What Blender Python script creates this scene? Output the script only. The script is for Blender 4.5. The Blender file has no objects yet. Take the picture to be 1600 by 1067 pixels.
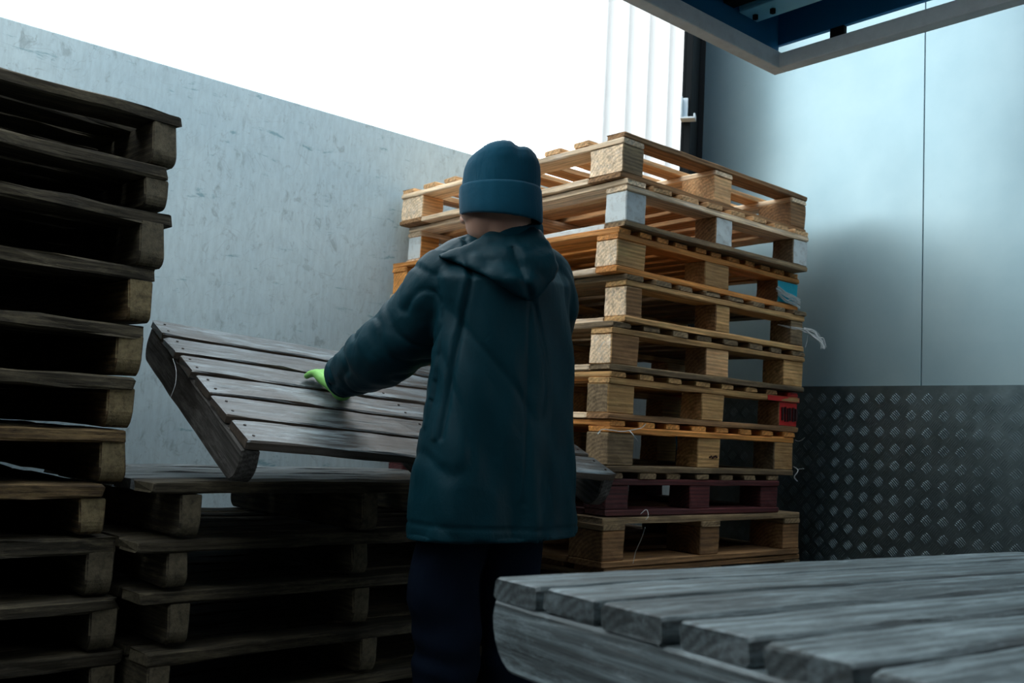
import bpy, bmesh, math, random
from mathutils import Vector, Matrix, noise, Euler

random.seed(7)
scene = bpy.context.scene
COL = scene.collection
R = math.radians
H = 1.0                                     # camera height

# ------------------------------------------------------------------ camera
PITCH, ROLL, FPX = R(5.4), R(3.0), 1500.0
_F = Vector((0, math.cos(PITCH), math.sin(PITCH)))
_U0 = Vector((1, 0, 0)).cross(_F)
_R = math.cos(ROLL) * Vector((1, 0, 0)) + math.sin(ROLL) * _U0
_U = -math.sin(ROLL) * Vector((1, 0, 0)) + math.cos(ROLL) * _U0
cam_d = bpy.data.cameras.new('camera')
cam = bpy.data.objects.new('camera', cam_d)
COL.objects.link(cam)
M = Matrix((_R, _U, -_F)).transposed().to_4x4()
M.translation = Vector((0, 0, H))
cam.matrix_world = M
cam_d.sensor_width = 36
cam_d.lens = FPX / 1600 * 36
cam_d.clip_start = .05
cam_d.dof.use_dof = True
cam_d.dof.focus_distance = 2.35
cam_d.dof.aperture_fstop = 5.6
scene.camera = cam

# ------------------------------------------------------------------ sky and exposure
wd = bpy.data.worlds.new('overcast_sky')
scene.world = wd
wd.use_nodes = True
bg = wd.node_tree.nodes['Background']
bg.inputs[0].default_value = (.92, .98, 1.0, 1)
bg.inputs[1].default_value = 3.4
scene.view_settings.view_transform = 'Standard'
scene.view_settings.look = 'None'
scene.view_settings.gamma = 1
scene.view_settings.exposure = 0
scene.view_settings.use_curve_mapping = False


def P(x, y, Y):
    """a point of the place seen at picture point x, y and Y metres ahead"""
    d = _F + _R * ((x - 800) / FPX) - _U * ((y - 533.5) / FPX)
    return d * (Y / d.y) + Vector((0, 0, H))


def AB(az):
    a = R(az)
    return Vector((math.sin(a), math.cos(a), 0)), Vector((-math.cos(a), math.sin(a), 0))


# ------------------------------------------------------------------ materials
def node(nt, kind, **kw):
    n = nt.nodes.new(kind)
    for k, v in kw.items():
        setattr(n, k, v)
    return n


def ramp(nt, stops):
    n = nt.nodes.new('ShaderNodeValToRGB')
    e = n.color_ramp.elements
    while len(e) < len(stops):
        e.new(.5)
    for el, (p, c) in zip(e, stops):
        el.position = p
        el.color = (c[0], c[1], c[2], 1)
    return n


def mixc(nt, fac, a, b, mode='MIX'):
    m = nt.nodes.new('ShaderNodeMix')
    m.data_type = 'RGBA'
    m.blend_type = mode
    for sock, val in ((m.inputs[0], fac), (m.inputs[6], a), (m.inputs[7], b)):
        if hasattr(val, 'is_output') or isinstance(val, bpy.types.NodeSocket):
            nt.links.new(val, sock)
        elif isinstance(val, (int, float)):
            sock.default_value = val
        else:
            sock.default_value = (val[0], val[1], val[2], 1)
    return m.outputs[2]


def base_mat(name, rough=.6, metal=0.0, spec=.5):
    m = bpy.data.materials.new(name)
    m.use_nodes = True
    nt = m.node_tree
    b = nt.nodes['Principled BSDF']
    b.inputs['Roughness'].default_value = rough
    b.inputs['Metallic'].default_value = metal
    b.inputs['Specular IOR Level'].default_value = spec
    return m, nt, b


def mapping(nt, src, scale, loc=None):
    mp = nt.nodes.new('ShaderNodeMapping')
    mp.inputs['Scale'].default_value = scale
    nt.links.new(src, mp.inputs[0])
    if loc is not None:
        nt.links.new(loc, mp.inputs['Location'])
    return mp.outputs[0]


def tex_noise(nt, vec, scale, detail=4, rough=.6, dist=0):
    n = nt.nodes.new('ShaderNodeTexNoise')
    n.inputs['Scale'].default_value = scale
    n.inputs['Detail'].default_value = detail
    n.inputs['Roughness'].default_value = rough
    n.inputs['Distortion'].default_value = dist
    nt.links.new(vec, n.inputs['Vector'])
    return n.outputs['Fac']


def math_n(nt, op, a, b=0.0):
    n = nt.nodes.new('ShaderNodeMath')
    n.operation = op
    for s, v in ((n.inputs[0], a), (n.inputs[1], b)):
        if isinstance(v, (int, float)):
            s.default_value = v
        else:
            nt.links.new(v, s)
    return n.outputs[0]


def bump(nt, b, h, strength, dist=.002):
    n = nt.nodes.new('ShaderNodeBump')
    n.inputs['Strength'].default_value = strength
    n.inputs['Distance'].default_value = dist
    nt.links.new(h, n.inputs['Height'])
    nt.links.new(n.outputs[0], b.inputs['Normal'])


def wood(name, light, mid, dark, rough=.75, worn=0.0, stain=.5, vary=.35, spec=.3, crack=.35, rk=1.0, endk=1.0, fibre=.5, side=None, endc=None):
    """sawn wood: growth rings about the board's length, streaks, stains, cracks"""
    m, nt, b = base_mat(name, rough, 0, spec)
    tc = nt.nodes.new('ShaderNodeTexCoord').outputs['Object']
    oi = nt.nodes.new('ShaderNodeObjectInfo').outputs['Random']
    cmb = nt.nodes.new('ShaderNodeCombineXYZ')
    for k, f in enumerate((11.0, .12, .1)):
        v = math_n(nt, 'MULTIPLY', oi, f)
        if k == 2:
            v = math_n(nt, 'ADD', v, .05)
        nt.links.new(v, cmb.inputs[k])
    v = mapping(nt, tc, (1, 1, 1), cmb.outputs[0])
    vl = mapping(nt, v, (.06, 1, 1))
    wv = node(nt, 'ShaderNodeTexWave', wave_type='RINGS', rings_direction='X')
    wv.inputs['Scale'].default_value = 26
    wv.inputs['Distortion'].default_value = 1.6
    wv.inputs['Detail'].default_value = 3
    wv.inputs['Detail Scale'].default_value = 1.6
    nt.links.new(vl, wv.inputs['Vector'])
    streak = tex_noise(nt, mapping(nt, v, (2.2, 60, 60)), 1.0, 6, .7)
    fine = tex_noise(nt, mapping(nt, v, (14, 420, 420)), 1.0, 4, .7)
    fib = tex_noise(nt, mapping(nt, v, (7, 190, 190)), 1.0, 5, .75)
    big = tex_noise(nt, mapping(nt, v, (3.2, 7, 7)), 1.0, 5, .62)
    c = ramp(nt, [(.1, tuple(l * rk + m2 * (1 - rk) for l, m2 in zip(light, mid))), (.6, mid), (1.0, tuple(x * (1 - .3 * rk) for x in mid))])
    nt.links.new(wv.outputs['Fac'], c.inputs[0])
    s = ramp(nt, [(.30, (.42, .42, .42)), (.5, (1, 1, 1)), (.70, (1.35, 1.35, 1.35))])
    nt.links.new(streak, s.inputs[0])
    col = mixc(nt, .85, c.outputs[0], s.outputs[0], 'MULTIPLY')
    fr = ramp(nt, [(.34, (1 - .7 * fibre,) * 3), (.52, (1, 1, 1)), (.66, (1 + .5 * fibre,) * 3)])
    nt.links.new(fib, fr.inputs[0])
    col = mixc(nt, 1.0, col, fr.outputs[0], 'MULTIPLY')
    st = ramp(nt, [(.42, (0, 0, 0)), (.68, (1, 1, 1))])
    nt.links.new(big, st.inputs[0])
    col = mixc(nt, math_n(nt, 'MULTIPLY', st.outputs[0], stain), col, dark)
    ck = ramp(nt, [(.60, (0, 0, 0)), (.70, (1, 1, 1))])
    ckn = tex_noise(nt, mapping(nt, v, (4.0, 95, 95)), 1.0, 5, .75)
    nt.links.new(ckn, ck.inputs[0])
    col = mixc(nt, math_n(nt, 'MULTIPLY', ck.outputs[0], crack), col, tuple(x * .25 for x in dark))
    if worn:
        wn = tex_noise(nt, mapping(nt, v, (5, 26, 26)), 1.0, 8, .78)
        wr = ramp(nt, [(.50, (0, 0, 0)), (.66, (1, 1, 1))])
        nt.links.new(wn, wr.inputs[0])
        col = mixc(nt, math_n(nt, 'MULTIPLY', wr.outputs[0], worn), col, tuple(min(1, x * 2.3) for x in light))
    br = math_n(nt, 'ADD', math_n(nt, 'MULTIPLY', oi, vary), 1 - vary * .5)
    hs = nt.nodes.new('ShaderNodeHueSaturation')
    nt.links.new(col, hs.inputs['Color'])
    nt.links.new(br, hs.inputs['Value'])
    out = hs.outputs[0]
    if side:                                             # sawn edges keep more of their brown than the bleached faces
        on2 = nt.nodes.new('ShaderNodeTexCoord').outputs['Normal']
        sz_ = nt.nodes.new('ShaderNodeSeparateXYZ')
        nt.links.new(on2, sz_.inputs[0])
        sf = math_n(nt, 'LESS_THAN', math_n(nt, 'ABSOLUTE', sz_.outputs[2]), .6)
        sc_ = mixc(nt, 1.0, s.outputs[0], side, 'MULTIPLY')
        out = mixc(nt, math_n(nt, 'MULTIPLY', sf, .75), out, sc_)
    if endk < 1:                                         # cut ends are mixed towards a separate end tone
        on = nt.nodes.new('ShaderNodeTexCoord').outputs['Normal']
        sx_ = nt.nodes.new('ShaderNodeSeparateXYZ')
        nt.links.new(on, sx_.inputs[0])
        ef = math_n(nt, 'GREATER_THAN', math_n(nt, 'ABSOLUTE', sx_.outputs[0]), .7)
        out = mixc(nt, math_n(nt, 'MULTIPLY', ef, 1 - endk), out, mixc(nt, 1.0, s.outputs[0], endc, 'MULTIPLY') if endc else tuple(x * .5 for x in dark))
    nt.links.new(out, b.inputs['Base Color'])
    h = math_n(nt, 'ADD', math_n(nt, 'MULTIPLY', streak, .8), math_n(nt, 'MULTIPLY', fine, .35))
    h = math_n(nt, 'ADD', h, math_n(nt, 'MULTIPLY', ck.outputs[0], -.5))
    bump(nt, b, h, .75, .003)
    return m


MAT = {}
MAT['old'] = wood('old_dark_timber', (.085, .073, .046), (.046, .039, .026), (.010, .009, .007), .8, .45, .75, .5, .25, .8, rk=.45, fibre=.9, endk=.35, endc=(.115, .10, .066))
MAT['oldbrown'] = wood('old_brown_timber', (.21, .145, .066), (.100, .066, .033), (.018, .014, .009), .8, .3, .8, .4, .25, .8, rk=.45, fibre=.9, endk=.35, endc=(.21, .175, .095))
MAT['grey'] = wood('grey_weathered_timber', (.140, .170, .182), (.078, .090, .094), (.024, .027, .028), .50, .6, .65, .3, .5, .75, rk=.5, endk=.6, fibre=.9)
MAT['front'] = wood('silvered_timber', (.165, .215, .235), (.098, .128, .140), (.030, .040, .043), .55, .6, .65, .15, .45, .8, rk=1.0, endk=.55)
MAT['tilt'] = wood('rain_worn_timber', (.115, .150, .168), (.046, .056, .062), (.016, .012, .009), .33, .7, .85, .2, .65, .9, rk=.5, endk=.8, fibre=.9, side=(.095, .066, .042))
MAT['tiltb'] = wood('rough_bearer_timber', (.105, .105, .100), (.060, .058, .054), (.018, .014, .011), .7, .5, .8, .2, .3, .9, rk=.5, fibre=.9)
MAT['pine'] = wood('pale_pine', (.84, .52, .26), (.68, .39, .18), (.22, .12, .06), .7, .12, .4, .3, rk=.55)
MAT['pale'] = wood('bleached_pine', (.98, .77, .53), (.84, .62, .40), (.28, .20, .13), .7, .2, .35, .25, rk=.5)
MAT['orange'] = wood('orange_pine', (.84, .37, .10), (.66, .27, .065), (.25, .10, .035), .65, .05, .3, .3, rk=.5)
MAT['tan'] = wood('tan_pine', (.72, .43, .18), (.56, .32, .125), (.18, .10, .045), .7, .1, .45, .35, rk=.55)
MAT['brown'] = wood('brown_timber', (.42, .23, .10), (.28, .15, .066), (.07, .042, .024), .75, .1, .6, .4, rk=.6)
MAT['dun'] = wood('dirty_timber', (.34, .24, .13), (.23, .16, .09), (.05, .036, .025), .75, .25, .6, .4, rk=.6)
MAT['maroon'] = wood('maroon_painted_timber', (.11, .024, .024), (.08, .018, .020), (.035, .012, .012), .6, .05, .5, .2, .4, .2)


def paint(name, col, chip, amount=.35, rough=.55):
    m, nt, b = base_mat(name, rough, 0, .4)
    tc = nt.nodes.new('ShaderNodeTexCoord').outputs['Object']
    n = tex_noise(nt, mapping(nt, tc, (35, 45, 45)), 1, 6, .7)
    r = ramp(nt, [(.5, (0, 0, 0)), (.72, (1, 1, 1))])
    nt.links.new(n, r.inputs[0])
    c = mixc(nt, math_n(nt, 'MULTIPLY', r.outputs[0], amount), col, chip)
    nt.links.new(c, b.inputs['Base Color'])
    bump(nt, b, n, .3)
    return m


MAT['white'] = paint('chipped_white_paint', (.60, .66, .66), (.26, .22, .17), .55)
MAT['teal'] = paint('teal_paint', (.0, .34, .46), (.05, .25, .32), .2)
MAT['red'] = paint('red_paint', (.55, .025, .022), (.2, .02, .02), .35)
MAT['stencil'] = paint('black_stencil_ink', (.03, .01, .01), (.1, .02, .02), .3)
MAT['nail'], _, _b = base_mat('rusty_nail', .6, .6)
_b.inputs['Base Color'].default_value = (.03, .022, .018, 1)


def fabric(name, col, rough, bumpscale=900, spec=.4, sheen=0.0, bstr=.25):
    m, nt, b = base_mat(name, rough, 0, spec)
    tc = nt.nodes.new('ShaderNodeTexCoord').outputs['Object']
    n = tex_noise(nt, mapping(nt, tc, (9, 9, 9)), 1, 5, .6)
    c = mixc(nt, n, tuple(x * .75 for x in col), tuple(x * 1.25 for x in col))
    nt.links.new(c, b.inputs['Base Color'])
    f = tex_noise(nt, mapping(nt, tc, (bumpscale, bumpscale, bumpscale)), 1, 2, .5)
    w = tex_noise(nt, mapping(nt, tc, (28, 28, 18)), 1, 5, .55, .6)
    h = math_n(nt, 'ADD', math_n(nt, 'MULTIPLY', f, .12), math_n(nt, 'MULTIPLY', w, 1.0))
    bump(nt, b, h, bstr, .012)
    b.inputs['Sheen Weight'].default_value = sheen
    return m


MAT['jacket'] = fabric('waterproof_jacket_cloth', (.003, .033, .048), .5, 900, .12, 0, .25)
MAT['collar'] = fabric('jacket_collar_lining', (.003, .050, .078), .8, 900, .1, .0)
MAT['trousers'] = fabric('navy_trouser_cloth', (.002, .006, .015), .9, 900, .08, .0)
MAT['beanie'] = fabric('teal_knit_wool', (.003, .060, .105), .9, 500, .08, .12, .2)
MAT['glove'] = fabric('lime_work_glove', (.26, .62, .16), .6, 700, .3)
MAT['boot'] = fabric('black_boot_leather', (.012, .012, .012), .5, 300)
m_, nt_, b_ = base_mat('skin', .5, 0, .4)
b_.inputs['Base Color'].default_value = (.46, .27, .20, 1)
b_.inputs['Subsurface Weight'].default_value = .08
MAT['skin'] = m_


def plain(name, col, rough=.5, metal=0.0, spec=.5, nscale=8, var=.25, bstr=.1):
    m, nt, b = base_mat(name, rough, metal, spec)
    tc = nt.nodes.new('ShaderNodeTexCoord').outputs['Object']
    n = tex_noise(nt, mapping(nt, tc, (nscale,) * 3), 1, 6, .65)
    c = mixc(nt, n, tuple(x * (1 - var) for x in col), tuple(x * (1 + var) for x in col))
    nt.links.new(c, b.inputs['Base Color'])
    bump(nt, b, n, bstr)
    return m


MAT['facade'] = plain('white_cladding_steel', (.66, .67, .67), .45, 0, .5, 2, .03)
MAT['post'] = plain('black_steel_post', (.004, .006, .007), .7, 0, .15)
MAT['bracket'] = plain('galvanised_bracket', (.6, .66, .68), .4, .3)
MAT['deckblue'] = plain('dark_blue_painted_steel', (.008, .16, .34), .45, 0, .5, 3, .3)
MAT['bracketblue'] = plain('light_blue_painted_steel', (.30, .80, 1.0), .4, 0, .5, 5, .15)
MAT['frame'] = plain('dull_aluminium_frame', (.90, .94, .95), .5, .0, .5, 14, .3, .2)
MAT['floor'] = plain('dark_concrete', (.085, .09, .09), .8, 0, .4, 5, .4, .4)
MAT['blocker'] = plain('dark_blocker_lining', (.035, .04, .042), .8)  # for the added shell that keeps sky light out
MAT['twine'] = plain('pale_plastic_twine', (.52, .57, .57), .5)
MAT['strap'] = plain('blue_plastic_strap', (.01, .24, .48), .4)


def wall_mat():
    m, nt, b = base_mat('scuffed_grey_wall_panel', .55, 0, .35)
    tc = nt.nodes.new('ShaderNodeTexCoord').outputs['Object']
    cl = tex_noise(nt, mapping(nt, tc, (1.6, 1.6, 1.6)), 1, 6, .6)
    gr = tex_noise(nt, mapping(nt, tc, (60, 60, 14)), 1, 5, .7)
    c = ramp(nt, [(.3, (.44, .56, .60)), (.7, (.54, .65, .67))])
    nt.links.new(cl, c.inputs[0])
    g = ramp(nt, [(.3, (.86, .86, .86)), (.6, (1.05, 1.05, 1.05))])
    nt.links.new(gr, g.inputs[0])
    col = mixc(nt, .9, c.outputs[0], g.outputs[0], 'MULTIPLY')
    # dark scuffs
    sc = tex_noise(nt, mapping(nt, tc, (26, 26, 15)), 1, 7, .72, .7)
    r = ramp(nt, [(.55, (0, 0, 0)), (.66, (1, 1, 1))])
    nt.links.new(sc, r.inputs[0])
    msk = tex_noise(nt, mapping(nt, tc, (3, 3, 3)), 1, 3)
    rm = ramp(nt, [(.36, (0, 0, 0)), (.55, (1, 1, 1))])
    nt.links.new(msk, rm.inputs[0])
    col = mixc(nt, math_n(nt, 'MULTIPLY', math_n(nt, 'MULTIPLY', r.outputs[0], rm.outputs[0]), .38), col, (.10, .12, .125))
    # faint scratch lines
    s2 = tex_noise(nt, mapping(nt, tc, (4, 4, 5)), 1, 2, .5, 3.5)
    d = math_n(nt, 'ABSOLUTE', math_n(nt, 'SUBTRACT', s2, .5))
    r2 = ramp(nt, [(.0, (1, 1, 1)), (.006, (0, 0, 0))])
    nt.links.new(d, r2.inputs[0])
    col = mixc(nt, math_n(nt, 'MULTIPLY', r2.outputs[0], .28), col, (.12, .13, .13))
    # blue-green rubbed paint marks
    bn = tex_noise(nt, mapping(nt, tc, (5, 5, 22)), 1, 6, .75, .5)
    rb = ramp(nt, [(.60, (0, 0, 0)), (.655, (1, 1, 1))])
    nt.links.new(bn, rb.inputs[0])
    col = mixc(nt, math_n(nt, 'MULTIPLY', rb.outputs[0], .55), col, (.06, .22, .27))
    nt.links.new(col, b.inputs['Base Color'])
    bump(nt, b, sc, .15)
    return m


def panel_mat():
    m, nt, b = base_mat('brushed_alloy_panel', .33, .45, .5)
    tc = nt.nodes.new('ShaderNodeTexCoord').outputs['Object']
    n = tex_noise(nt, mapping(nt, tc, (2.5, 2.5, 2.5)), 1, 6, .6)
    c = ramp(nt, [(.3, (.29, .43, .48)), (.7, (.36, .50, .54))])
    nt.links.new(n, c.inputs[0])
    sc = tex_noise(nt, mapping(nt, tc, (22, 22, 12)), 1, 7, .75, .6)
    r = ramp(nt, [(.66, (0, 0, 0)), (.76, (1, 1, 1))])
    nt.links.new(sc, r.inputs[0])
    col = mixc(nt, math_n(nt, 'MULTIPLY', r.outputs[0], .3), c.outputs[0], (.09, .12, .13))
    nt.links.new(col, b.inputs['Base Color'])
    f = tex_noise(nt, mapping(nt, tc, (5, 5, 3)), 1, 3)
    rr = math_n(nt, 'ADD', math_n(nt, 'MULTIPLY', f, .14), .32)
    nt.links.new(rr, b.inputs['Roughness'])
    return m


def tread_mat():
    m, nt, b = base_mat('dull_tread_plate', .3, .85, .5)
    tc = nt.nodes.new('ShaderNodeTexCoord').outputs['Object']
    n = tex_noise(nt, mapping(nt, tc, (9, 9, 9)), 1, 7, .7)
    c = ramp(nt, [(.3, (.10, .145, .16)), (.7, (.19, .26, .285))])
    nt.links.new(n, c.inputs[0])
    nt.links.new(c.outputs[0], b.inputs['Base Color'])
    rr = math_n(nt, 'ADD', math_n(nt, 'MULTIPLY', n, .16), .27)
    nt.links.new(rr, b.inputs['Roughness'])
    bump(nt, b, n, .2)
    return m


MAT['wall'] = wall_mat()
MAT['panel'] = panel_mat()
MAT['tread'] = tread_mat()


# ------------------------------------------------------------------ object helpers
def link(name, me, parent=None, mat=None):
    o = bpy.data.objects.new(name, me)
    COL.objects.link(o)
    if mat is not None and me is not None and len(me.materials) == 0:
        me.materials.append(mat)
    if parent is not None:
        o.parent = parent
    return o


def bm_mesh(name, bm, smooth=False):
    me = bpy.data.meshes.new(name)
    bmesh.ops.recalc_face_normals(bm, faces=bm.faces)
    bm.to_mesh(me)
    bm.free()
    if smooth:
        for p in me.polygons:
            p.use_smooth = True
    return me


def thing(name, label, cat, mw=None, group=None):
    o = bpy.data.objects.new(name, None)
    o.empty_display_size = .1
    COL.objects.link(o)
    if mw is not None:
        o.matrix_world = mw
    o['label'] = label
    o['category'] = cat
    if group:
        o['group'] = group
    return o


def tag(o, label, cat, group=None):
    o['label'] = label
    o['category'] = cat
    if group:
        o['group'] = group
    return o


def struct(o):
    o['kind'] = 'structure'
    return o


def frame_m(origin, x, y):
    x = x.normalized()
    z = x.cross(y).normalized()
    y = z.cross(x)
    m = Matrix((x, y, z)).transposed().to_4x4()
    m.translation = origin
    return m


def add_box(bm, x0, x1, y0, y1, z0, z1, mi=0):
    v = [bm.verts.new(c) for c in ((x0, y0, z0), (x1, y0, z0), (x1, y1, z0), (x0, y1, z0),
                                   (x0, y0, z1), (x1, y0, z1), (x1, y1, z1), (x0, y1, z1))]
    for f in ((0, 3, 2, 1), (4, 5, 6, 7), (0, 1, 5, 4), (1, 2, 6, 5), (2, 3, 7, 6), (3, 0, 4, 7)):
        bm.faces.new([v[i] for i in f]).material_index = mi


def add_tube(bm, pts, rad, n=8, flat=1.0, cap=True):
    """tube along pts (Vectors); rad a number or a list"""
    rad = rad if isinstance(rad, (list, tuple)) else [rad] * len(pts)
    rings = []
    prev = None
    for i, p in enumerate(pts):
        t = (pts[min(i + 1, len(pts) - 1)] - pts[max(i - 1, 0)]).normalized()
        if prev is None:
            u = t.cross(Vector((0, 0, 1)) if abs(t.z) < .9 else Vector((1, 0, 0))).normalized()
        else:
            u = (prev - t * prev.dot(t)).normalized()
        prev = u
        w = t.cross(u)
        rings.append([bm.verts.new(p + (u * math.cos(2 * math.pi * k / n) * rad[i] +
                                        w * math.sin(2 * math.pi * k / n) * rad[i] * flat)) for k in range(n)])
    for a, b in zip(rings, rings[1:]):
        for k in range(n):
            bm.faces.new((a[k], a[(k + 1) % n], b[(k + 1) % n], b[k]))
    if cap:
        bm.faces.new(rings[0][::-1])
        bm.faces.new(rings[-1])


_cache = {}


def board_mesh(L, W, T, mat, var, rough=1.0, segs=10, warp=0.0, bow=0.0):
    """a sawn board along X centred on the origin, with worn uneven edges"""
    key = ('b', round(L, 3), round(W, 3), round(T, 3), mat, var, rough, segs, warp, bow)
    if key in _cache:
        return _cache[key]
    rnd = random.Random(hash((round(L, 3), round(W, 3), var)) & 0xffff)
    bm = bmesh.new()
    ch = min(T, W) * .14
    so = rnd.random() * 50
    rings = []
    xs = [-L / 2, -L / 2 + .006] + [-L / 2 + L * (k + 1) / (segs + 1) for k in range(segs)] + [L / 2 - .006, L / 2]
    for i, x in enumerate(xs):
        end = 0.004 if i in (0, len(xs) - 1) else 0
        prof = []
        nz = lambda q: (noise.noise(Vector((x * 7 + so, q * 3.1, so)))) * .0045 * rough
        nf = lambda q: (noise.noise(Vector((x * 38 + so, q * 5.7, so + 9)))) * .0028 * rough
        w, t = W / 2 - end * .5, T / 2 - end * .4
        zoff = warp * (x / L * 2) ** 2 + bow * math.sin(x * 3 + so)
        for q, (sy, sz, cy, cz) in enumerate(((-1, -1, ch, 0), (1, -1, ch, 0), (1, -1, 0, ch), (1, 1, 0, ch),
                                              (1, 1, ch, 0), (-1, 1, ch, 0), (-1, 1, 0, ch), (-1, -1, 0, ch))):
            y = sy * (w - cy) + nz(q // 2) * (1 if cy == 0 else .7) + nf(q) * .6
            z = sz * (t - cz) + zoff + nf(q + 20) * .5 + nz(q // 2 + 7) * .35
            xx = x + (noise.noise(Vector((q * 1.7, so, sy * 3))) * .005 * rough if i in (0, 1, len(xs) - 1, len(xs) - 2) else 0)
            prof.append(bm.verts.new((xx, y, z)))
        rings.append(prof)
    for a, b in zip(rings, rings[1:]):
        for k in range(8):
            bm.faces.new((a[k], b[k], b[(k + 1) % 8], a[(k + 1) % 8]))
    bm.faces.new(rings[0])
    bm.faces.new(rings[-1][::-1])
    me = bm_mesh('board', bm)
    me.materials.append(MAT[mat])
    _cache[key] = me
    return me


def stringer_mesh(L, W, Hh, mat, var, rnd_r=.045, segs=8, rough=1.0):
    """a bearer along X, lower corners of both ends rounded off"""
    key = ('s', round(L, 3), round(W, 3), round(Hh, 3), mat, var, rnd_r, rough)
    if key in _cache:
        return _cache[key]
    so = var * 7.3 + L
    prof = []
    n = 6
    for k in range(n + 1):
        a = math.pi / 2 * k / n
        prof.append((-L / 2 + rnd_r - rnd_r * math.sin(a), -Hh / 2 + rnd_r * 1.35 * (1 - math.cos(a)) if k else -Hh / 2))
    prof = prof[::1]
    left = prof[:]                                   # bottom -> up the left end
    right = [(-x, z) for x, z in reversed(prof)]
    top = [(-L / 2 + .004, Hh / 2)] + [(-L / 2 + L * (k + 1) / (segs + 1), Hh / 2) for k in range(segs)] + [(L / 2 - .004, Hh / 2)]
    bot = [(L / 2 - rnd_r - (L - 2 * rnd_r) * (k + 1) / (segs + 1), -Hh / 2) for k in range(segs)]
    loop = left + top + right + bot
    bm = bmesh.new()
    cols = []
    ch = .004
    for s in (-1, 1):
        for inset, yy in ((0, W / 2 - ch), (ch, W / 2)) if s > 0 else ((ch, W / 2), (0, W / 2 - ch)):
            ring = []
            for (x, z) in loop:
                d = noise.noise(Vector((x * 14 + so, z * 14, so + yy * s * 20))) * .004 * rough
                dz = noise.noise(Vector((x * 30 + so, z * 9, so))) * .003 * rough
                sc = 1 - inset / (Hh / 2)
                ring.append(bm.verts.new((x * (1 - inset / (L / 2)) + d * .5, s * yy + d * .6, z * sc + dz)))
            cols.append(ring)
    m = len(loop)
    for a, b in zip(cols, cols[1:]):
        for k in range(m):
            bm.faces.new((a[k], a[(k + 1) % m], b[(k + 1) % m], b[k]))
    f1 = bm.faces.new(cols[0][::-1])
    f2 = bm.faces.new(cols[-1])
    bmesh.ops.triangulate(bm, faces=[f1, f2])
    me = bm_mesh('bearer', bm)
    me.materials.append(MAT[mat])
    _cache[key] = me
    return me


def block_mesh(a, b, h, mat, px=None, py=None, var=0, grain='x'):
    """a pallet block a x b x h, optional other finish on its -x and -y sides"""
    key = ('k', round(a, 3), round(b, 3), round(h, 3), mat, px, py, var, grain)
    if key in _cache:
        return _cache[key]
    bm = bmesh.new()
    bmesh.ops.create_cube(bm, size=1)
    for v in bm.verts:
        v.co = Vector((v.co.x * a, v.co.y * b, v.co.z * h))
    bmesh.ops.bevel(bm, geom=list(bm.edges), offset=.003, segments=1, affect='EDGES')
    bmesh.ops.subdivide_edges(bm, edges=[e for e in bm.edges if e.calc_length() > .03], cuts=2, use_grid_fill=True)
    for v in bm.verts:
        v.co += Vector((noise.noise(v.co * 22 + Vector((var, 0, 0))), noise.noise(v.co * 22 + Vector((0, var, 5))),
                        noise.noise(v.co * 20 + Vector((3, 0, var))) * .3)) * .003
    bm.normal_update()
    for f in bm.faces:
        if px and f.normal.x < -.8:
            f.material_index = 1
        if py and f.normal.y < -.8:
            f.material_index = 2
    me = bm_mesh('block', bm)
    me.materials.append(MAT[mat])
    me.materials.append(MAT[px or mat])
    me.materials.append(MAT[py or mat])
    _cache[key] = me
    return me


ROTZ90 = Euler((0, 0, math.pi / 2))
ROTZ0 = Euler((0, 0, 0))


def put(name, me, root, loc, rot=ROTZ0, label=None):
    o = link(name, me, root)
    o.location = loc
    o.rotation_euler = rot
    if label:
        o['label'] = label
    return o


# ------------------------------------------------------------------ the setting
A49, B49 = AB(49.1)
WC = 3.275                                    # distance of the left wall plane
# floor
bm = bmesh.new()
add_box(bm, -40, 40, -30, 60, -.1, 0)
struct(link('floor', bm_mesh('floor', bm), None, MAT['floor']))

# left wall: a thick free-standing sheet-faced wall
wm = frame_m(B49 * WC, A49, B49)
bm = bmesh.new()
S0 = A49.dot(Vector((-3.2, 0, 0)) + B49 * 0)
add_box(bm, -2.6, 4.05, 0, .07, 0, 2.212)
bmesh.ops.bevel(bm, geom=list(bm.edges), offset=.004, segments=1, affect='EDGES')
o = struct(link('wall_left', bm_mesh('wall', bm), None, MAT['wall']))
o.matrix_world = wm

# unseen dark shell added round the camera to block sky light
bm = bmesh.new()
add_box(bm, -3, 4, -5, .4, 3.0, 3.12)
struct(link('ceiling_blocker', bm_mesh('ceiling_blocker', bm), None, MAT['blocker']))
bm = bmesh.new()
add_box(bm, -3, 4, -5.1, -5, 0, 3.0)
struct(link('wall_back_blocker', bm_mesh('wall_back_blocker', bm), None, MAT['blocker']))
bm = bmesh.new()
add_box(bm, 3.9, 4, -5, .4, 0, 3.0)
struct(link('wall_side_blocker', bm_mesh('wall_side_blocker', bm), None, MAT['blocker']))
bm = bmesh.new()
add_box(bm, -3.0, -2.9, -5, .9, 0, 2.6)
struct(link('wall_left_blocker', bm_mesh('wall_left_blocker', bm), None, MAT['blocker']))

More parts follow.
